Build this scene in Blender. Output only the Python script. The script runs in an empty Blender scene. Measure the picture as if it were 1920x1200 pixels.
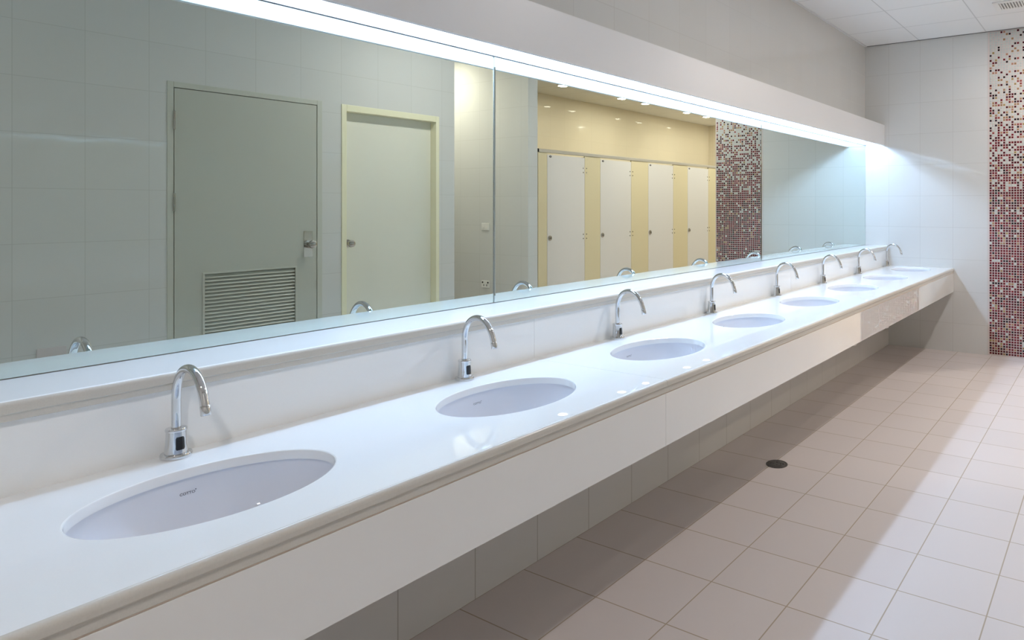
import bpy, math, random
from mathutils import Vector, Matrix

SC = bpy.context.scene
COL = SC.collection
PI = math.pi
rnd = random.Random(7)

# ------------------------------------------------------------------ helpers
class MB:
    """collects shapes with material slots, links them as ONE mesh object"""
    def __init__(self):
        self.v = []; self.f = []; self.m = []; self.s = []
    def face(self, idx, mi=0, smooth=False):
        self.f.append(tuple(idx)); self.m.append(mi); self.s.append(smooth)
    def box(self, x0, x1, y0, y1, z0, z1, mi=0):
        b = len(self.v)
        self.v += [(x0,y0,z0),(x1,y0,z0),(x1,y1,z0),(x0,y1,z0),(x0,y0,z1),(x1,y0,z1),(x1,y1,z1),(x0,y1,z1)]
        for q in ((0,3,2,1),(4,5,6,7),(0,1,5,4),(1,2,6,5),(2,3,7,6),(3,0,4,7)):
            self.face([b+i for i in q], mi)
        return self
    def rings(self, rings, mi=0, smooth=True, cap0=True, cap1=True, closed=True):
        """rings: list of equally long point lists"""
        n = len(rings[0]); base = len(self.v)
        for r in rings: self.v += [tuple(p) for p in r]
        for i in range(len(rings)-1):
            for k in range(n if closed else n-1):
                a = base+i*n+k; b = base+i*n+(k+1) % n
                self.face((a, b, b+n, a+n), mi, smooth)
        if cap0: self.face([base+k for k in reversed(range(n))], mi)
        if cap1: self.face([base+(len(rings)-1)*n+k for k in range(n)], mi)
        return self
    def lathe(self, prof, seg=40, c=(0,0,0), mi=0, smooth=True, cap0=True, cap1=True, axis='z'):
        rings = []
        for r, h in prof:
            ring = []
            for k in range(seg):
                a = 2*PI*k/seg
                p = (r*math.cos(a), r*math.sin(a), h)
                if axis == 'x': p = (h, r*math.cos(a), r*math.sin(a))
                if axis == 'y': p = (r*math.sin(a), h, r*math.cos(a))
                ring.append((p[0]+c[0], p[1]+c[1], p[2]+c[2]))
            rings.append(ring)
        return self.rings(rings, mi, smooth, cap0, cap1)
    def prism_y(self, prof, y0, y1, mi=0, smooth=False):
        """prof: closed (x,z) outline, counter-clockwise seen from -y"""
        return self.rings([[(x, y0, z) for x, z in prof], [(x, y1, z) for x, z in prof]], mi, smooth)
    def tube(self, pts, radii, seg=24, mi=0, normal=Vector((0,1,0))):
        """sweep in a plane with constant normal"""
        rings = []
        n = len(pts)
        for i, p in enumerate(pts):
            a = Vector(pts[max(i-1,0)]); b = Vector(pts[min(i+1,n-1)])
            t = (b-a).normalized(); u = normal.cross(t).normalized()
            r = radii[i] if hasattr(radii, '__len__') else radii
            rings.append([tuple(Vector(p)+(u*math.cos(2*PI*k/seg)+normal*math.sin(2*PI*k/seg))*r) for k in range(seg)])
        return self.rings(rings, mi)
    def build(self, name, mats, parent=None, bevel=0, sharp=40):
        me = bpy.data.meshes.new(name)
        me.from_pydata(self.v, [], self.f)
        if not isinstance(mats, (list, tuple)): mats = [mats]
        for m in mats: me.materials.append(m)
        for p, mi, s in zip(me.polygons, self.m, self.s):
            p.material_index = mi; p.use_smooth = s
        me.validate(); me.update()
        import bmesh
        bm = bmesh.new(); bm.from_mesh(me)
        bmesh.ops.recalc_face_normals(bm, faces=bm.faces)
        for e in bm.edges:
            if len(e.link_faces) == 2 and e.calc_face_angle(0) > math.radians(sharp): e.smooth = False
        bm.to_mesh(me); bm.free()
        o = bpy.data.objects.new(name, me); COL.objects.link(o)
        if parent: o.parent = parent
        if bevel:
            b = o.modifiers.new('bevel', 'BEVEL'); b.width = bevel; b.segments = 2; b.limit_method = 'ANGLE'
            b.harden_normals = False
        return o

def thing(name, label, cat, loc=(0,0,0), group=None):
    o = bpy.data.objects.new(name, None); COL.objects.link(o)
    o.location = loc; o.empty_display_size = 0.05
    return tag(o, label, cat, group)
def tag(o, label, cat, group=None):
    o['label'] = label; o['category'] = cat
    if group: o['group'] = group
    return o
def struct(o, label=None, cat=None):
    o['kind'] = 'structure'
    if label: o['label'] = label
    if cat: o['category'] = cat
    return o
def dup(o, loc, label, parent=None):
    c = o.copy(); COL.objects.link(c); c.location = loc; c['label'] = label
    for ch in o.children:
        d = ch.copy(); COL.objects.link(d); d.parent = c
        for g in ch.children:
            e = g.copy(); COL.objects.link(e); e.parent = d
    return c

# ------------------------------------------------------------------ materials
def srgb(r, g, b):
    f = lambda c: (c/255/12.92) if c/255 <= 0.04045 else ((c/255+0.055)/1.055)**2.4
    return (f(r), f(g), f(b), 1)
def pbsdf(name):
    m = bpy.data.materials.new(name); m.use_nodes = True
    nt = m.node_tree; b = nt.nodes['Principled BSDF']
    return m, nt, b
def mat(name, col, rough=0.5, metal=0.0, spec=0.5, emit=None, estr=0, coat=0, noise=0.0, nscale=30):
    m, nt, b = pbsdf(name)
    b.inputs['Base Color'].default_value = col
    b.inputs['Roughness'].default_value = rough
    b.inputs['Metallic'].default_value = metal
    b.inputs['Specular IOR Level'].default_value = spec
    if coat: b.inputs['Coat Weight'].default_value = coat; b.inputs['Coat Roughness'].default_value = 0.0
    if emit:
        b.inputs['Emission Color'].default_value = emit; b.inputs['Emission Strength'].default_value = estr
    if noise:
        g = nt.nodes.new('ShaderNodeNewGeometry'); t = nt.nodes.new('ShaderNodeTexNoise')
        t.inputs['Scale'].default_value = nscale; t.inputs['Detail'].default_value = 3
        nt.links.new(g.outputs['Position'], t.inputs['Vector'])
        mx = nt.nodes.new('ShaderNodeMix'); mx.data_type = 'RGBA'
        mx.inputs['A'].default_value = tuple(c*(1-noise) for c in col[:3])+(1,)
        mx.inputs['B'].default_value = tuple(min(1, c*(1+noise)) for c in col[:3])+(1,)
        nt.links.new(t.outputs['Fac'], mx.inputs['Factor'])
        nt.links.new(mx.outputs['Result'], b.inputs['Base Color'])
    return m

def tile_mat(name, col, grout, pitch, phase, joint, rough, tilt=0.004, wave=0.003, var=0.02, grough=0.6, spec=0.5, soft=1.0):
    """square tiles laid on world coordinates; every face uses its two in-plane axes"""
    m, nt, b = pbsdf(name)
    N = nt.nodes.new; Lk = nt.links.new
    def vm(op, a=None, c=None):
        n = N('ShaderNodeVectorMath'); n.operation = op
        for i, x in enumerate((a, c)):
            if x is None: continue
            if isinstance(x, tuple): n.inputs[i].default_value = x
            else: Lk(x, n.inputs[i])
        return n.outputs['Value'] if op in ('LENGTH', 'DOT_PRODUCT') else n.outputs['Vector']
    def mm(op, a, c=None):
        n = N('ShaderNodeMath'); n.operation = op
        for i, x in enumerate((a, c)):
            if x is None: continue
            if isinstance(x, (int, float)): n.inputs[i].default_value = x
            else: Lk(x, n.inputs[i])
        return n.outputs[0]
    g = N('ShaderNodeNewGeometry')
    an = vm('ABSOLUTE', g.outputs['True Normal'])
    inpl = vm('SUBTRACT', (1,1,1), an)                 # 1 on in-plane axes
    p = vm('DIVIDE', vm('SUBTRACT', g.outputs['Position'], phase), pitch)
    fl = vm('FLOOR', p)
    fr = vm('SUBTRACT', p, fl)
    d = vm('SUBTRACT', (0.5,0.5,0.5), vm('ABSOLUTE', vm('SUBTRACT', fr, (0.5,0.5,0.5))))   # 0 at a joint
    d = vm('MULTIPLY', d, pitch)
    sx = N('ShaderNodeSeparateXYZ'); Lk(d, sx.inputs[0])
    sn = N('ShaderNodeSeparateXYZ'); Lk(an, sn.inputs[0])
    far = [mm('ADD', sx.outputs[i], sn.outputs[i]) for i in range(3)]
    dist = mm('MINIMUM', mm('MINIMUM', far[0], far[1]), far[2])
    mr = N('ShaderNodeMapRange'); mr.interpolation_type = 'SMOOTHSTEP'
    mr.inputs['From Min'].default_value = joint*0.5*(1-0.4*soft); mr.inputs['From Max'].default_value = joint*0.5*(1+0.4*soft)
    Lk(dist, mr.inputs['Value'])                       # 0 joint, 1 tile
    cell = vm('MULTIPLY', fl, inpl)
    cell = vm('ADD', cell, (0.31,0.37,0.43))
    wn = N('ShaderNodeTexWhiteNoise'); wn.noise_dimensions = '3D'; Lk(cell, wn.inputs['Vector'])
    # colour with a slight tile-to-tile variation
    hv = N('ShaderNodeHueSaturation'); hv.inputs['Color'].default_value = col
    Lk(mm('ADD', 1-var/2, mm('MULTIPLY', wn.outputs['Value'], var)), hv.inputs['Value'])
    mx = N('ShaderNodeMix'); mx.data_type = 'RGBA'
    Lk(mr.outputs[0], mx.inputs['Factor']); mx.inputs['A'].default_value = grout; Lk(hv.outputs[0], mx.inputs['B'])
    Lk(mx.outputs['Result'], b.inputs['Base Color'])
    rf = N('ShaderNodeMix'); Lk(mr.outputs[0], rf.inputs['Factor'])
    rf.inputs['A'].default_value = grough; rf.inputs['B'].default_value = rough
    Lk(rf.outputs['Result'], b.inputs['Roughness'])
    b.inputs['Specular IOR Level'].default_value = spec
    # every tile sits a hair out of plane and its glaze is wavy
    ns = N('ShaderNodeTexNoise'); ns.inputs['Scale'].default_value = 9; ns.inputs['Detail'].default_value = 1
    Lk(g.outputs['Position'], ns.inputs['Vector'])
    t1 = N('ShaderNodeVectorMath'); t1.operation = 'SCALE'; Lk(vm('SUBTRACT', wn.outputs['Color'], (0.5,0.5,0.5)), t1.inputs[0]); t1.inputs['Scale'].default_value = tilt*2
    t2 = N('ShaderNodeVectorMath'); t2.operation = 'SCALE'; Lk(vm('SUBTRACT', ns.outputs['Color'], (0.5,0.5,0.5)), t2.inputs[0]); t2.inputs['Scale'].default_value = wave*4
    nn = vm('NORMALIZE', vm('ADD', g.outputs['Normal'], vm('ADD', t1.outputs[0], t2.outputs[0])))
    Lk(nn, b.inputs['Normal'])
    return m

M = {}
M['wall'] = tile_mat('white_wall_tile', (0.64,0.64,0.62,1), (0.50,0.49,0.465,1), (0.305,0.305,0.303), (-0.07,1.217,0.27), 0.0028, 0.035, tilt=0.006, wave=0.004)
M['wall_low'] = tile_mat('white_wall_tile_low', (0.66,0.65,0.63,1), (0.40,0.38,0.35,1), (0.305,0.305,0.60), (-0.07,1.347,-0.30), 0.004, 0.06)
M['wall_cream'] = tile_mat('cream_wall_tile', (0.72,0.66,0.53,1), (0.60,0.54,0.42,1), (0.305,0.305,0.303), (0.2,1.62,0.27), 0.003, 0.03, tilt=0.006, wave=0.004)
M['floor'] = tile_mat('floor_tile', (0.62,0.565,0.545,1), (0.38,0.31,0.23,1), (0.30,0.30,0.30), (0.888,2.184,0), 0.0045, 0.42, tilt=0.002, wave=0.002, var=0.04, spec=0.35)
M['floor_row'] = tile_mat('floor_tile_row', (0.62,0.565,0.545,1), (0.38,0.31,0.23,1), (0.353,0.30,0.30), (0.235,2.184,0), 0.0045, 0.42, tilt=0.002, wave=0.002, var=0.04, spec=0.35)
M['ceiling'] = tile_mat('ceiling_tile', (0.80,0.80,0.79,1), (0.60,0.60,0.59,1), (0.61,0.61,0.61), (0.53,6.265,0), 0.010, 0.85, tilt=0, wave=0, spec=0.1)
M['slab'] = mat('white_quartz', (0.87,0.885,0.885,1), 0.008, noise=0.015, nscale=400)
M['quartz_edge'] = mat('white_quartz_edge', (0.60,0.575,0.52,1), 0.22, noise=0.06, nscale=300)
M['apron'] = mat('white_apron_stone', (0.80,0.80,0.78,1), 0.0, spec=0.9, coat=1.0, noise=0.012, nscale=8)
M['grout'] = mat('peach_grout', (0.74,0.62,0.52,1), 0.7)
M['joint'] = mat('dark_joint', (0.10,0.10,0.10,1), 0.8)
M['ceramic'] = mat('white_ceramic', (0.73,0.745,0.79,1), 0.015)
M['chrome'] = mat('chrome', (0.70,0.715,0.73,1), 0.015, 1.0)
M['steel'] = mat('brushed_steel', (0.50,0.48,0.45,1), 0.16, 1.0)
M['dark_steel'] = mat('dull_drain_metal', (0.11,0.105,0.095,1), 0.45, 0.6, noise=0.4, nscale=120)
M['black'] = mat('black_plastic', (0.012,0.012,0.014,1), 0.12)
M['ink'] = mat('logo_ink', (0.06,0.06,0.08,1), 0.4)
M['mirror'] = mat('mirror_silver', (0.73,0.82,0.78,1), 0.0, 1.0)
M['glass_edge'] = mat('glass_edge', (0.16,0.20,0.19,1), 0.15)
M['white_paint'] = mat('white_paint', (0.70,0.705,0.71,1), 0.35)
M['white_inside'] = mat('white_enamel', (0.86,0.87,0.88,1), 0.4)
M['tube'] = mat('fluorescent_tube_glow', (0.9,0.9,0.9,1), 0.5, emit=(0.50,0.70,1.0,1), estr=93)
M['lamp'] = mat('downlight_glow', (0.9,0.9,0.9,1), 0.5, emit=(1.0,0.93,0.90,1), estr=580)
M['lamp_warm'] = mat('warm_downlight_glow', (0.9,0.9,0.9,1), 0.5, emit=(1.0,0.88,0.74,1), estr=560)
M['lamp_stall'] = mat('cubicle_downlight_glow', (0.9,0.9,0.9,1), 0.5, emit=(1.0,0.87,0.72,1), estr=215)
M['aisle_fill'] = mat('unseen_aisle_fill_glow', (0.9,0.9,0.9,1), 0.5, emit=(1.0,0.90,0.80,1), estr=800)  # unseen lamps in front of the cubicle doors, set to brighten them
M['door_grey'] = mat('grey_door_paint', (0.50,0.505,0.445,1), 0.38)
M['frame_grey'] = mat('grey_frame_paint', (0.54,0.545,0.48,1), 0.4)
M['door_cream'] = mat('cream_door_paint', (0.75,0.74,0.645,1), 0.4)
M['frame_cream'] = mat('cream_frame_paint', (0.82,0.79,0.58,1), 0.4)
M['stall_white'] = mat('pale_laminate', (0.70,0.68,0.67,1), 0.4)
M['stall_cream'] = mat('cream_laminate', (0.68,0.60,0.405,1), 0.4)
M['rail'] = mat('aluminium_rail', (0.58,0.56,0.52,1), 0.35, 0.5)
M['plastic'] = mat('white_plastic', (0.78,0.77,0.74,1), 0.3)
M['plate'] = mat('pinkish_plate', (0.60,0.55,0.54,1), 0.35)
M['channel_shade'] = mat('dark_anodised_channel', (0.15,0.16,0.17,1), 0.5)  # aluminium edge strip, its shade put into this dark colour
M['gap_shade'] = mat('painted_gap_shade', (0.10,0.10,0.10,1), 0.9)  # dark grey painted as the shade of the ceiling gap
M['dark'] = mat('dark_void', (0.02,0.02,0.02,1), 0.9)
M['vent_back'] = mat('vent_shadow_back', (0.28,0.27,0.26,1), 0.8)

WASH_Y = (-0.55, 3.62, 6.05)
# ------------------------------------------------------------------ dimensions
YE = 6.83          # end wall
YB = -1.9          # wall behind
XO = 2.88          # opposite wall
HC = 3.0
ZT = 0.792         # counter top
YS = -0.52         # near end of counter, mirrors, canopy

# ------------------------------------------------------------------ the setting
struct(MB().box(-0.3,0.588,YB-0.2,12.3,-0.1,0,1).box(0.588,5.3,YB-0.2,12.3,-0.1,0,0).build('floor', [M['floor'], M['floor_row']]))
struct(MB().box(-0.3,5.3,YB-0.2,12.3,HC,HC+0.1).build('ceiling', M['ceiling']))
struct(MB().box(-0.14,-0.006,YB,12.1,0,HC).build('wall_left', M['wall']))
low = MB().box(-0.006,0.235,YS,YE,0,0.766).box(-0.006,0.205,YS,YE,0.766,0.954)
struct(low.build('wall_left_lower', M['wall_low']))
struct(MB().box(-0.14,XO+0.14,YB-0.14,YB,0,HC).build('wall_back', M['wall']))
# end wall with a mosaic strip; tiles first
struct(MB().box(-0.006,1.155,YE,YE+0.15,0,HC).build('wall_end', M['wall']))
# opposite wall around two doorways
D1 = (1.919, 2.898, 2.166); D2 = (3.047, 3.931, 2.163)
w = MB()
w.box(XO,XO+0.14,YB,D1[0],0,HC).box(XO,XO+0.14,D1[0],D1[1],D1[2],HC).box(XO,XO+0.14,D1[1],D2[0],0,HC)
w.box(XO,XO+0.14,D2[0],D2[1],D2[2],HC).box(XO,XO+0.14,D2[1],4.096,0,HC)
struct(w.build('wall_right', M['wall']))
struct(MB().box(XO+0.14,5.1,3.98,4.096,0,HC).build('wall_passage_near', M['wall']))
struct(MB().box(XO,5.1,5.0,5.13,0,HC).build('wall_passage_far', M['wall']))
struct(MB().box(5.1,5.2,3.98,5.13,0,HC).build('wall_passage_end', M['wall']))
struct(MB().box(4.87,5.0,5.13,12.1,0,HC).build('wall_cubicles', M['wall_cream']))
struct(MB().box(-0.006,4.87,11.98,12.1,0,HC).build('wall_far', M['wall_cream']))
# strip coloured as gap shade, and wall angle, where ceiling and walls meet
struct(MB().box(0.0,1.755,YE-0.010,YE-0.0005,HC-0.0035,HC-0.0005).build('gap_shade_strip', M['gap_shade']))
struct(MB().box(-0.005,0.018,YB,YE-0.012,HC-0.006,HC-0.0005).build('trim_2', M['white_paint']))

# mosaic strip of the end wall: small glass tiles on a pale bed
def mosaic_palette(prefix, cols):
    return [mat(prefix+'_'+str(i), c, 0.12, spec=0.25) for i, c in enumerate(cols)]
PAL = mosaic_palette('mosaic_glass', [
    (0.56,0.60,0.56,1), (0.52,0.56,0.54,1), (0.135,0.008,0.014,1), (0.070,0.005,0.010,1), (0.014,0.008,0.010,1),
    (0.33,0.20,0.10,1), (0.42,0.22,0.14,1), (0.27,0.06,0.05,1), (0.34,0.26,0.10,1)])
bed = mat('mosaic_grout', (0.62,0.54,0.51,1), 0.7)
m = MB(); r2 = random.Random(11)
x0, x1 = 1.155, 1.755
m.box(x0, x1, YE, YE+0.15, 0, HC, 0)
p = 0.0231; n = int((x1-x0)/p); off = (x1-x0-n*p)/2; t = 0.0086
for j in range(int((HC-0.008)/p)):
    zc = HC-0.008-p*(j+0.5)
    frac = min(1, max(0, (3.0-zc)/1.55))
    dens = 0.18+0.75*frac**1.45
    if zc < 1.3: dens = 0.945
    for i in range(n):
        xc = x0+off+p*(i+0.5)
        if r2.random() < dens:
            q = r2.random()
            if frac < 0.6: c = 2 if q < .14 else 3 if q < .34 else 4 if q < .54 else 5 if q < .72 else 6 if q < .84 else 7 if q < .88 else 8
            else: c = 2 if q < .42 else 3 if q < .74 else 4 if q < .88 else 5 if q < .92 else 6 if q < .95 else 7 if q < .98 else 8
        else: c = r2.randint(0, 1)
        b = len(m.v); y = YE-0.0025; g = 0.0012
        m.v += [(xc-t,YE-0.0002,zc-t),(xc+t,YE-0.0002,zc-t),(xc+t,YE-0.0002,zc+t),(xc-t,YE-0.0002,zc+t),
                (xc-t+g,y,zc-t+g),(xc+t-g,y,zc-t+g),(xc+t-g,y,zc+t-g),(xc-t+g,y,zc+t-g)]
        for q4 in ((0,1,5,4),(1,2,6,5),(2,3,7,6),(3,0,4,7),(4,5,6,7)): m.face([b+k for k in q4], c+1)
struct(m.build('wall_end_mosaic', [bed]+PAL))

# ------------------------------------------------------------------ door_1 : grey with louvre
d = thing('door_1', None, None, (XO, 0, 0))
del d['label'], d['category']
struct(d, 'plain grey flush door with louvred vent panel and steel knob plate', 'door')
def inx(o): o.location = (-XO, 0, 0); return o
fr = MB()
y0, y1, zt = D1
ly0, ly1, lz = 1.9585, 2.8555, 2.1265
fr.box(XO-0.004,XO+0.10,y0,1.954,0,zt).box(XO-0.004,XO+0.10,2.860,y1,0,zt).box(XO-0.004,XO+0.10,1.954,2.860,2.131,zt)
inx(fr.build('frame', M['frame_grey'], d, 0.002))
gap = MB().box(XO+0.034,XO+0.05,1.954,2.860,0,2.131)
inx(gap.build('backing', M['dark'], d))
lv = MB()
v0, v1, vz0, vz1 = 2.121, 2.705, 0.33, 0.945
lv.box(XO-0.002,XO+0.03,ly0,ly1,0.008,vz0).box(XO-0.002,XO+0.03,ly0,ly1,vz1,lz).box(XO-0.002,XO+0.03,ly0,v0,vz0,vz1).box(XO-0.002,XO+0.03,v1,ly1,vz0,vz1)
inx(lv.build('leaf', M['door_grey'], d))
lf = MB()
for a in ((v0-0.008,v0+0.004,vz0,vz1),(v1-0.004,v1+0.008,vz0,vz1),(v0-0.008,v1+0.008,vz1-0.004,vz1+0.008),(v0-0.008,v1+0.008,vz0-0.008,vz0+0.004)):
    lf.box(XO-0.008,XO+0.004,*a)
inx(lf.build('louvre_frame', M['frame_grey'], d, 0.0015))
ls = MB(); k = 0
z = vz1-0.012
while z > vz0+0.03:
    ls.prism_y([(XO-0.004,z-0.019),(XO-0.001,z-0.019),(XO+0.022,z+0.002),(XO+0.022,z+0.005),(XO+0.018,z+0.005)], v0+0.001, v1-0.001)
    z -= 0.0236
lo = inx(ls.build('louvre', M['frame_grey'], d))
for z0 in (1.866, 1.35, 0.30):
    h = MB().lathe([(0.0065,0),(0.0065,0.115)], 12, (XO-0.006,1.9565,z0))
    inx(h.build('hinge', M['steel'], d))
inx(MB().box(XO-0.005,XO-0.002,2.761,2.827,1.010,1.201).build('lock_plate', M['steel'], d, 0.001))
kn = MB().lathe([(0.030,-0.005),(0.030,-0.010),(0.012,-0.014),(0.011,-0.032),(0.022,-0.040),(0.029,-0.052),(0.027,-0.066),(0.016,-0.074),(0.004,-0.076)], 28, (XO,2.797,1.105), axis='x')
inx(kn.build('knob', M['steel'], d))

# ------------------------------------------------------------------ door_2 : cream, recessed leaf
d = thing('door_2', None, None, (XO, 0, 0)); del d['label'], d['category']
struct(d, 'cream flush door set back in a cream frame, round steel knob at left', 'door')
y0, y1, zt = D2
fr = MB()
fr.box(XO-0.006,XO+0.11,y0,3.087,0,zt).box(XO-0.006,XO+0.11,3.898,y1,0,zt).box(XO-0.006,XO+0.11,3.087,3.898,2.113,zt)
inx(fr.build('frame', M['frame_cream'], d, 0.002))
inx(MB().box(XO+0.066,XO+0.10,3.0885,3.8965,0.008,2.1115).build('leaf', M['door_cream'], d))
kn = MB().lathe([(0.031,0.066),(0.031,0.060),(0.013,0.055),(0.012,0.034),(0.022,0.026),(0.029,0.014),(0.027,0.0),(0.016,-0.008),(0.004,-0.010)], 28, (XO,3.135,1.092), axis='x')
inx(kn.build('knob', M['steel'], d))

# ------------------------------------------------------------------ cover plate and sockets
tag(MB().box(XO-0.008,XO,1.314,1.440,0.520,0.600).build('cover_plate', M['plate'], None, 0.002),
    'blank pinkish cover plate low on the tiled wall beside the nearest tap reflection', 'wall plate')
def socket(z0, label, holes):
    t = thing('wall_socket', label, 'socket', (3.495, 5.0, z0))
    MB().box(-0.058,0.058,-0.009,0,0,0.075).build('cover', M['plastic'], t, 0.003)
    if holes:
        for sx in (-0.040, 0.040):
            MB().lathe([(0.010,-0.0105),(0.010,-0.009)], 16, (sx,0,0.055), axis='y').build('socket_hole', M['dark'], t)
        for sx in (-0.022, 0.022):
            MB().box(sx-0.007,sx+0.007,-0.011,-0.009,0.016,0.036).build('outlet', M['vent_back'], t)
    else:
        for sx in (-0.022, 0.022):
            MB().box(sx-0.013,sx+0.013,-0.012,-0.009,0.014,0.040).build('rocker_switch', M['plastic'], t, 0.001)
    return t
socket(1.127, 'white switch plate, the upper of two plates on the passage wall', False)
socket(0.523, 'white power outlet with dark holes, the lower plate on the passage wall', True)

# ------------------------------------------------------------------ countertop with eight cut-outs
SA, SB, SX = 0.2403, 0.1706, 0.5357                 # cut-out half axes, centre line
SY = [0.7037+0.8264*i for i in range(8)]
TY = [0.742, 1.586, 2.430, 3.270, 4.122, 4.957, 5.808, 6.660]
CT = thing('vanity_countertop', 'long white stone counter with eight oval basins, carried along the mirror wall', 'counter', (0.53, 3.15, ZT))
def inc(o): o.location = (-0.53, -3.15, -ZT); return o
JY = [YS, 1.9435, 4.423, YE]
XB, XN = 0.2265, 0.843
TH = 0.022
def slab_section(ya, yb, sinks):
    m = MB(); z = ZT; zb = ZT-TH
    edges = [ya]+[(a+b)/2 for a, b in zip(sinks, sinks[1:])]+[yb]
    for c, (e0, e1) in zip(sinks, zip(edges, edges[1:])):
        angs = set()
        N = 96
        for k in range(N): angs.add(round(2*PI*k/N, 6))
        for (xx, yy) in ((XB,e0),(XB,e1),(XN,e0),(XN,e1)):
            angs.add(round(math.atan2((yy-c)/SA, (xx-SX)/SB) % (2*PI), 6))
        angs = sorted(angs)
        rg = [[] for _ in range(6)]
        for a in angs:
            ca, sa = math.cos(a), math.sin(a)
            dx, dy = SB*ca, SA*sa
            tx = ((XN-SX)/dx if dx > 0 else (XB-SX)/dx) if abs(dx) > 1e-9 else 1e9
            ty = ((e1-c)/dy if dy > 0 else (e0-c)/dy) if abs(dy) > 1e-9 else 1e9
            s = min(tx, ty)
            rg[0].append((SX+dx*s, c+dy*s, z))
            rg[1].append((SX+(SB+0.004)*ca, c+(SA+0.004)*sa, z))
            rg[2].append((SX+(SB+0.0012)*ca, c+(SA+0.0012)*sa, z-0.0012))
            rg[3].append((SX+SB*ca, c+SA*sa, z-0.004))
            rg[4].append((SX+SB*ca, c+SA*sa, zb))
            rg[5].append((SX+dx*s, c+dy*s, zb))
        m.rings(rg[:2], 0, False, False, False)
        m.rings(rg[1:5], 0, True, False, False)
        m.rings(rg[4:], 0, False, False, False)
    # rounded nosing, back edge and ends
    prof = [(XN, z)]
    R = 0.012
    for k in range(1, 9):
        a = PI/2*(1-k/8); prof.append((XN+R*math.cos(a), z-R+R*math.sin(a)))
    prof += [(XN+R, z-0.021), (XN+R-0.003, z-0.0245), (XN-0.02, z-0.0245), (XN-0.02, zb), (XN, zb)]
    b = len(m.v); n = len(prof)
    for y in (ya, yb): m.v += [(x, y, zz) for x, zz in prof]
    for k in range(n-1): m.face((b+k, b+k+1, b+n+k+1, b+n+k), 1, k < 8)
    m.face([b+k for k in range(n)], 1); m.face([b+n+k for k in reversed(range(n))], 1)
    b = len(m.v)
    m.v += [(XB,ya,z),(XB,yb,z),(XB,yb,zb),(XB,ya,zb),(XN,ya,z),(XN,ya,zb),(XN,yb,z),(XN,yb,zb)]
    m.face((b,b+1,b+2,b+3)); m.face((b,b+3,b+5,b+4)); m.face((b+1,b+6,b+7,b+2))
    return m
import bmesh
for i in range(3):
    sk = [s for s in SY if JY[i] < s < JY[i+1]]
    m = slab_section(JY[i]+(0.0007 if i else 0), JY[i+1]-(0.0007 if i < 2 else 0.0005), sk)
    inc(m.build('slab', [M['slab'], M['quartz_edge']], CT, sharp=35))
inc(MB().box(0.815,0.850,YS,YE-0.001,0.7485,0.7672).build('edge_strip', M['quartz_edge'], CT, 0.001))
inc(MB().box(0.825,0.8465,YS,YE-0.001,0.7445,0.7485).build('grout_line', M['grout'], CT))
AJ = [(YS, 1.9428), (1.9436, 4.4228), (4.4232, YE-0.001)]
for a, b in AJ:
    inc(MB().box(0.830,0.8485,a,b,0.565,0.7445).build('apron_panel', M['apron'], CT, 0.0007))
# splashback and ledge below the mirrors
LG = thing('splashback_ledge', 'white stone splashback topped by a narrow ledge under the mirrors', 'ledge', (0.12, 3.15, ZT))
def inl(o): o.location = (-0.12, -3.15, -ZT); return o
for i in range(3):
    ya, yb = JY[i]+(0.006 if i else 0), JY[i+1]+(0.005 if i < 2 else -0.001)
    inl(MB().box(0.2055,0.2262,ya,yb,ZT-0.02,0.9475).build('splash_panel', M['slab'], LG, 0.0006))
R = 0.011; prof = [(0.0, 0.990), (0.0, 0.962), (0.240, 0.962), (0.243, 0.965)]
for k in range(9):
    a_ = PI/2*k/8; prof.append((0.232+R*math.cos(a_), 0.979+R*math.sin(a_)))
q = MB().prism_y(prof, YS, YE-0.001)
for k in range(len(q.s)):
    q.s[k] = (3 <= k <= 12)
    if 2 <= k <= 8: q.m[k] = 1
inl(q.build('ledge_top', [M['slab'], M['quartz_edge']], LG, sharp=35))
inl(MB().box(0.2065,0.238,YS,YE-0.001,0.9475,0.962).build('ledge_strip', M['quartz_edge'], LG, 0.001))

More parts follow.
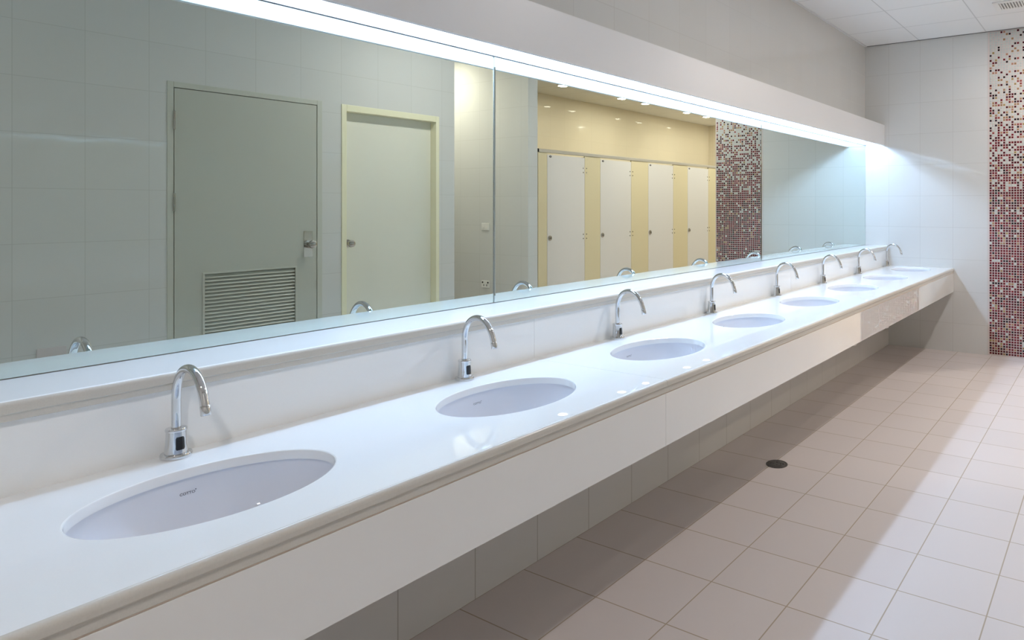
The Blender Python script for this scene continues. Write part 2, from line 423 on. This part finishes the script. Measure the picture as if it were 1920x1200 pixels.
# ------------------------------------------------------------------ basins
ORD = ['nearest', 'second', 'third', 'fourth', 'fifth', 'sixth', 'seventh', 'farthest']
BZ = ZT-TH-0.0005
DEP = 0.150
def prof_k(t):      # t: 0 rim .. 1 bottom -> (radius factor, depth)
    return (math.cos(t*PI/2)**0.62, -DEP*math.sin(t*PI/2)**1.0)
def bowl_r(depth):  # radius factor at a depth below the rim
    s = min(1, depth/DEP); return math.cos(math.asin(s))**0.62
WA, WB = SA+0.006, SB+0.006
def make_basin():
    t = thing('washbasin', 'x', 'sink', (SX, SY[0], BZ), 'undermount basins in the counter')
    m = MB(); seg = 72; inner = []; outer = []
    NT = 18
    def ring(k, z, e=0): return [((WB*k+e)*math.cos(2*PI*i/seg), (WA*k+e)*math.sin(2*PI*i/seg), z) for i in range(seg)]
    rg = [ring(1, 0, 0.016), ring(1, 0, 0)]
    for i in range(1, NT):
        k, z = prof_k(i/NT*0.975); rg.append(ring(k, z))
    kk, zz = prof_k(0.975)
    rg.append(ring(0.13, -DEP+0.0005)); 
    m.rings(rg, 0, True, False, True)
    rg2 = [ring(1, 0, 0.016), ring(1, -0.012, 0.016), ring(1, -0.016, 0.010)]
    for i in range(1, NT):
        k, z = prof_k(i/NT*0.975); rg2.append(ring(k, z-0.008, 0.008))
    m.rings(rg2, 0, True, False, True)
    m.build('bowl', M['ceramic'], t, sharp=60)
    MB().lathe([(0.024,0),(0.024,0.003),(0.019,0.004),(0.017,0.001),(0.0,0.001)], 28, (0,0,-DEP+0.0008), cap0=False, cap1=False).build('waste_fitting', M['chrome'], t)
    tr = MB().lathe([(0.016,-DEP-0.012),(0.016,-0.285),(0.030,-0.290),(0.030,-0.362),(0.024,-0.374),(0.002,-0.376)], 24, (0,0,0))
    tr.tube([(-0.028,0,-0.315),(-0.15,0,-0.315),(-0.3004,0,-0.315)], 0.015, 16)
    tr.build('bottle_trap', M['chrome'], t)
    # maker's word on the back wall of the bowl
    cu = bpy.data.curves.new('logo_source', 'FONT'); cu.body = 'COTTO'; cu.size = 0.0092; cu.align_x = 'CENTER'; cu.offset = 0.00008
    cu.space_character = 1.0
    to = bpy.data.objects.new('logo_source', cu); COL.objects.link(to)
    dg = bpy.context.evaluated_depsgraph_get(); dg.update()
    me = bpy.data.meshes.new_from_object(to.evaluated_get(dg))
    COL.objects.unlink(to); bpy.data.objects.remove(to); bpy.data.curves.remove(cu)
    vs = [(v.co.x*0.92, v.co.y) for v in me.vertices]; fs = [tuple(q.vertices) for q in me.polygons]
    xm = max(v[0] for v in vs); b = len(vs)
    vs += [(xm+0.0003,0.0066),(xm+0.0026,0.0066),(xm+0.0026,0.0089),(xm+0.0003,0.0089)]; fs.append((b,b+1,b+2,b+3))
    lm = MB()
    for u, v in vs:
        y = LOGO_Y+u; dep = LOGO_D-v*0.86
        k = bowl_r(dep)
        x = -WB*k*math.sqrt(max(0, 1-(y/(WA*k))**2))
        lm.v.append((x+0.0011, y, -dep+0.0006))
    for q in fs: lm.face(q)
    lm.build('logo', M['ink'], t)
    return t
LOGO_Y, LOGO_D = 0.019, 0.0375
basin0 = make_basin()
for i in range(8):
    lab = '%s white oval undermount basin %s' % (ORD[i].capitalize() if False else ORD[i], 
        ['largest in view, dark maker word readable on its back',
         'along the counter, below the second tap', 'along the counter, below the third tap',
         'along the counter, below the fourth tap', 'along the counter, below the fifth tap',
         'along the counter, third basin from the end wall', 'along the counter, second basin from the end wall',
         'in the counter, beside the tiled end wall'][i])
    if i == 0: basin0['label'] = lab; continue
    c = dup(basin0, (SX, SY[i], BZ), lab)
    if i in (5, 6):
        for ch in c.children:
            if ch.name.startswith('bottle_trap'): ch.location.z = -0.022   # two traps hang a little lower

# ------------------------------------------------------------------ sensor taps
def make_tap():
    t = thing('sensor_tap', 'x', 'tap', (0.2585, TY[0], ZT), 'chrome sensor taps along the counter')
    MB().lathe([(0.0312,0),(0.0318,0.001),(0.0318,0.0082),(0.0304,0.0105),(0.0235,0.0112),(0.0,0.0112)], 48, cap1=False).build('base_plate', M['chrome'], t, sharp=50)
    MB().lathe([(0.0234,0.0108),(0.0230,0.015),(0.0216,0.030),(0.0205,0.048),(0.0201,0.062),(0.0,0.062)], 48, cap1=False).build('body', M['chrome'], t, sharp=50)
    MB().lathe([(0.0120,0.0615),(0.0208,0.0615),(0.0216,0.0632),(0.0216,0.0670),(0.0207,0.0685),(0.0100,0.0690)], 48, cap0=False, cap1=False).build('collar', M['chrome'], t, sharp=50)
    # swan neck
    def bez(p0, p1, p2, p3, n):
        o = []
        for i in range(n):
            u = i/n; v = 1-u
            o.append(tuple(v**3*a+3*v*v*u*b+3*v*u*u*c+u**3*d for a, b, c, d in zip(p0, p1, p2, p3)))
        return o
    pts = [(0,0,0.062),(0,0,0.085),(0,0,0.11)]
    pts += bez((0,0,0.135),(0,0,0.185),(0.028,0,0.2165),(0.068,0,0.2165), 18)
    pts += bez((0.068,0,0.2165),(0.108,0,0.2165),(0.133,0,0.178),(0.1425,0,0.142), 16)
    pts += [(0.1425,0,0.142)]
    MB().tube(pts, 0.0097, 32).build('spout', M['chrome'], t, sharp=50)
    dr = Vector((0.25,0,-1)).normalized()
    e0 = Vector((0.1425,0,0.1425))
    MB().tube([tuple(e0+dr*s) for s in (0,0.001,0.021,0.0225)], [0.0097,0.0103,0.0103,0.0092], 32).build('aerator', M['chrome'], t, sharp=50)
    # sensor window wrapped on the front of the body
    m = MB(); rings = []
    for j in range(9):
        z = 0.020+0.030*j/8
        rr = 0.0234-0.0033*((z-0.0108)/0.0512)**0.8+0.0008
        w = 0.42 if 0 < j < 8 else 0.34
        rings.append([(rr*math.cos(a), rr*math.sin(a), z) for a in [w*(k/8*2-1) for k in range(9)]])
    m.rings(rings, 0, True, False, False, closed=False)
    m.build('sensor_window', M['black'], t)
    return t
tap0 = make_tap()
TL = ['nearest chrome swan-neck tap with black sensor window, behind the largest basin',
      'second chrome swan-neck tap along the counter, just left of the second basin',
      'third chrome swan-neck tap along the counter, behind the third basin',
      'fourth chrome swan-neck tap along the counter, behind the fourth basin',
      'fifth chrome swan-neck tap along the counter, behind the fifth basin',
      'sixth chrome swan-neck tap along the counter, third from the end wall',
      'seventh chrome swan-neck tap along the counter, next to last before the end wall',
      'farthest chrome swan-neck tap on the counter, nearest the end wall']
tap0['label'] = TL[0]
for i in range(1, 8): dup(tap0, (0.2585, TY[i], ZT), TL[i])

# ------------------------------------------------------------------ mirrors
ML = ['large frameless wall mirror nearest the camera, reflecting the two doors',
      'middle frameless wall mirror, reflecting the toilet cubicles',
      'farthest frameless wall mirror, beside the tiled end wall']
for i in range(3):
    ya, yb = [(YS, 1.9485), (1.9535, 4.4215), (4.4255, YE-0.002)][i]
    ba = 0.005 if i else 0.0; bb = 0.005 if i < 2 else 0.0
    m = MB()
    z0, z1 = 0.9925, 1.994
    P = [(-0.0055,ya),(-0.0055,yb),(-0.0028 if bb else -0.0012,yb),(-0.0005,yb-max(bb,0.0004)),(-0.0005,ya+max(ba,0.0004)),(-0.0028 if ba else -0.0012,ya)]
    m.rings([[(x,y,z0) for x,y in P],[(x,y,z1) for x,y in P]], 0, False)
    o = m.build('wall_mirror', [M['mirror'], M['glass_edge']])
    for q in o.data.polygons:
        q.material_index = 0 if q.normal.x > 0.5 else 1
    tag(o, ML[i], 'mirror', 'frameless mirrors above the counter')

# ------------------------------------------------------------------ light canopy over the mirrors
CN = thing('light_canopy', 'long white box canopy above the mirrors, lit white along its underside', 'light fixture', (0.1, 3.15, 1.988))
def inn(o): o.location = (-0.1, -3.15, -1.988); return o
hs = MB()
ya, yb = YS, YE-0.001
hs.box(0.183,0.195,ya,yb,1.988,2.192,0).box(0.174,0.183,ya,yb,1.988,1.994,0).box(-0.004,0.183,ya,yb,2.180,2.192,0)
hs.box(-0.004,0.006,ya,yb,1.996,2.180,0).box(0.006,0.183,ya,ya+0.012,1.990,2.180,0).box(0.006,0.183,yb-0.004,yb,1.990,2.180,0)
inn(hs.build('housing', M['white_paint'], CN))
inn(MB().box(0.0062,0.0085,ya+0.013,yb-0.005,1.9955,2.0035).build('channel', M['channel_shade'], CN))
inn(MB().box(0.0065,0.1825,ya+0.013,yb-0.005,2.085,2.095).build('reflector', M['white_inside'], CN))
TUBE_Y0, NT_ = 0.88, 5
L = (YE-0.03-TUBE_Y0)/NT_
for i in range(NT_):
    q = MB().lathe([(0.0,0.0),(0.013,0.001),(0.013,L-0.021),(0.0,L-0.02)], 16, (0.088,TUBE_Y0+i*L,2.040), axis='y', cap0=False, cap1=False)
    inn(q.build('fluorescent_tube', M['tube'], CN))

# ------------------------------------------------------------------ ceiling downlights
def make_downlight(name, label, lampmat, group):
    t = thing(name, label, 'ceiling light', (0,0,HC), group)
    MB().lathe([(0.078,-0.0005),(0.078,-0.012),(0.074,-0.020),(0.064,-0.021),(0.0605,-0.018),(0.060,-0.0008)], 32, cap0=False, cap1=False).build('trim_ring', M['white_paint'], t, sharp=60)
    MB().lathe([(0.0595,-0.001),(0.0595,-0.0195),(0.050,-0.0215),(0.0,-0.022)], 32, cap1=False).build('lamp', lampmat, t, sharp=60)
    return t
d0 = make_downlight('downlight', 'x', M['lamp'], 'downlights over the wash aisle')
for i, y in enumerate(WASH_Y):
    lab = 'round recessed ceiling downlight over the wash aisle in front of the counter'
    if i == 0: d0.location = (1.97, y, HC); d0['label'] = lab
    else: dup(d0, (1.97, y, HC), lab)
d1 = make_downlight('downlight', 'round recessed downlight in the passage ceiling, lighting the passage wall', M['lamp_warm'], None)
d1.location = (4.02, 4.52, HC)
d2 = make_downlight('downlight', 'x', M['lamp_stall'], 'downlights above the toilet cubicles')
d3 = make_downlight('downlight', 'x', M['aisle_fill'], 'unseen fill lights in the cubicle aisle')
for i, (x, y) in enumerate([(4.12,6.86),(4.12,8.14),(4.12,8.74),(4.12,9.96),(4.12,10.62),(4.12,11.7)]):
    lab = 'round warm downlight in the ceiling above the toilet cubicles'
    if i == 0: d2.location = (x, y, HC); d2['label'] = lab
    else: dup(d2, (x, y, HC), lab)
for i, y in enumerate((7.6, 9.2, 10.8)):
    lab = 'unseen round warm fill light in the ceiling of the cubicle aisle'
    if i == 0: d3.location = (2.5, y, HC); d3['label'] = lab
    else: dup(d3, (2.5, y, HC), lab)

# ------------------------------------------------------------------ ceiling vent
VT = thing('ceiling_vent', 'square white slatted exhaust grille in the ceiling at top right', 'vent', (1.455, 5.99, HC))
fr = MB()
X0, X1, Y0, Y1 = -0.13, 0.13, -0.125, 0.125
for a in ((X0,X0+.044,Y0,Y1),(X1-.044,X1,Y0,Y1),(X0+.044,X1-.044,Y0,Y0+.036),(X0+.044,X1-.044,Y1-.036,Y1)):
    fr.box(*a,-0.011,-0.0005)
fr.build('frame', M['plastic'], VT, 0.003)
MB().box(X0+.03,X1-.03,Y0+.03,Y1-.03,-0.0045,-0.001).build('backing', M['vent_back'], VT)
n = 8
for i in range(n):
    xs = X0+.044+(X1-X0-.088)*(i+.5)/n
    MB().box(xs-0.0045,xs+0.0045,Y0+.036,Y1-.036,-0.0105,-0.0046).build('slat', M['plastic'], VT)

# ------------------------------------------------------------------ floor drain
FD = thing('floor_drain', 'round dark metal drain cover in the tiled floor beside the counter shadow', 'drain', (0.612, 3.357, 0))
MB().lathe([(0.058,0.0003),(0.058,0.003),(0.054,0.005),(0.050,0.0046),(0.049,0.0022)], 40, cap0=False, cap1=False).build('ring', M['dark_steel'], FD, sharp=50)
g = MB().lathe([(0.049,0.0008),(0.049,0.0030),(0.047,0.0042),(0.030,0.0046),(0.0,0.0046)], 40, cap1=False)
g.build('cover', M['dark_steel'], FD, sharp=50)
for s in (-1, 1):
    a = math.radians(35)
    MB().lathe([(0.0055,0.0046),(0.0050,0.0060),(0.0,0.0061)], 14, (s*0.039*math.cos(a), s*0.039*math.sin(a)*0.4, 0), cap1=False).build('screw', M['black'], FD)
for k in range(4):
    MB().lathe([(0.0035,0.0040),(0.0035,0.0049),(0.0,0.005)], 10, (0.020*math.cos(k*PI/2+.4), 0.020*math.sin(k*PI/2+.4), 0), cap1=False).build('drain_hole', M['black'], FD)

# ------------------------------------------------------------------ toilet cubicles
CX = 3.42
EDG = [(5.835,6.490),(6.790,7.440),(7.840,8.475),(8.875,9.500)]
PC = thing('toilet_cubicle_row', 'row of toilet cubicles with pale doors and cream panels under an aluminium headrail', 'toilet cubicles', (CX, 7.7, 0))
def inp(o): o.location = (-CX, -7.7, 0); return o
PIL = [(5.690,5.833)]+[(a[1]+0.002, b[0]-0.002) for a, b in zip(EDG, EDG[1:])]+[(9.502, 9.905)]
for a, b in PIL:
    inp(MB().box(CX,CX+0.018,a,b,0.12,1.997).build('pilaster', M['stall_cream'], PC, 0.0008))
prof = [(CX-0.010,1.998),(CX+0.030,1.998),(CX+0.030,2.030),(CX+0.024,2.036),(CX-0.004,2.036),(CX-0.010,2.030)]
inp(MB().prism_y(prof, 5.694, 9.95).build('headrail', M['rail'], PC))
inp(MB().prism_y(prof, 5.686, 5.6935).build('rail_end_cap', M['black'], PC))
for y in (5.700, 6.640, 7.640, 8.675, 9.700):
    inp(MB().box(CX+0.0185,4.869,y-0.009,y+0.009,0.12,1.995).build('side_panel', M['stall_cream'], PC))
    inp(MB().lathe([(0.018,0),(0.018,0.006),(0.011,0.008),(0.011,0.1195)], 14, (CX+0.04,y,0)).build('foot', M['rail'], PC))
def make_stall_door(w):
    t = bpy.data.objects.new('door', None); COL.objects.link(t); t.empty_display_size = 0.05
    t.parent = PC; t['label'] = 'pale grey laminate door with steel lock knob'
    MB().box(0,0.018,0.002,w-0.002,0.0,1.855).build('panel', M['stall_white'], t, 0.0008)
    k = MB().lathe([(0.030,0),(0.030,-0.006),(0.026,-0.009),(0.012,-0.010),(0.011,-0.020),(0.0,-0.021)], 24, (0,0.042,0.890), axis='x', cap1=False)
    lk = k.build('lock_knob', M['steel'], t, sharp=50)
    MB().box(-0.024,-0.0205,0.038,0.046,0.876,0.904).build('thumb_turn', M['dark_steel'], t)
    rings = []
    for r_, x in ((1,0),(1,-0.002),(0.9,-0.0028)):
        rings.append([(x, 0.052+0.021*r_*math.cos(2*PI*i/24), 1.836+0.0125*r_*math.sin(2*PI*i/24)) for i in range(24)])
    np_ = MB().rings(rings).build('nameplate', M['ink'], t)
    MB().box(-0.0034,-0.0028,0.041,0.063,1.8335,1.8385).build('nameplate_mark', M['rail'], t)
    for z in (1.70, 0.888):
        hb = MB()
        for yy in (w-0.027, w+0.032):
            for zz in (z-0.026, z+0.026):
                hb.lathe([(0.0085,0),(0.0085,-0.003),(0.006,-0.005),(0.0,-0.0052)], 14, (0,yy,zz), axis='x', cap1=False)
        hb.box(0.0185,0.022,w-0.04,w+0.045,z-0.04,z+0.04)
        hb.build('hinge', M['steel'], t)
    return t
s0 = make_stall_door(0.648)
for i, (a, b) in enumerate(EDG):
    o = s0
    if i:
        o = s0.copy(); COL.objects.link(o)
        for ch in s0.children:
            d_ = ch.copy(); COL.objects.link(d_); d_.parent = o
    o.location = (0, a-7.7, 0.12); o.scale.y = (b-a)/0.648

# ------------------------------------------------------------------ world, camera, view
wd = bpy.data.worlds.new('world'); SC.world = wd; wd.use_nodes = True
wd.node_tree.nodes['Background'].inputs[0].default_value = (0.5,0.5,0.5,1)
wd.node_tree.nodes['Background'].inputs[1].default_value = 0.02
cam = bpy.data.cameras.new('camera'); co = bpy.data.objects.new('camera', cam); COL.objects.link(co)
co.location = (2.157, 0, 1.387); co.rotation_euler = (PI/2, 0, math.radians(31.43))
cam.sensor_width = 36; cam.sensor_fit = 'HORIZONTAL'; cam.lens = 1283.5/1920*36
cam.shift_x = (960-1305.4)/1920; cam.shift_y = (385.5-600)/1920
cam.clip_start = 0.02; cam.clip_end = 100
SC.camera = co
vs_ = SC.view_settings
vs_.view_transform = 'Standard'; vs_.look = 'None'; vs_.gamma = 1; vs_.use_curve_mapping = False
vs_.exposure = 0.0
cy = SC.cycles
cy.max_bounces = 14; cy.diffuse_bounces = 7; cy.glossy_bounces = 8; cy.transmission_bounces = 4
cy.sample_clamp_indirect = 6; cy.blur_glossy = 0.0
cy.use_denoising = True
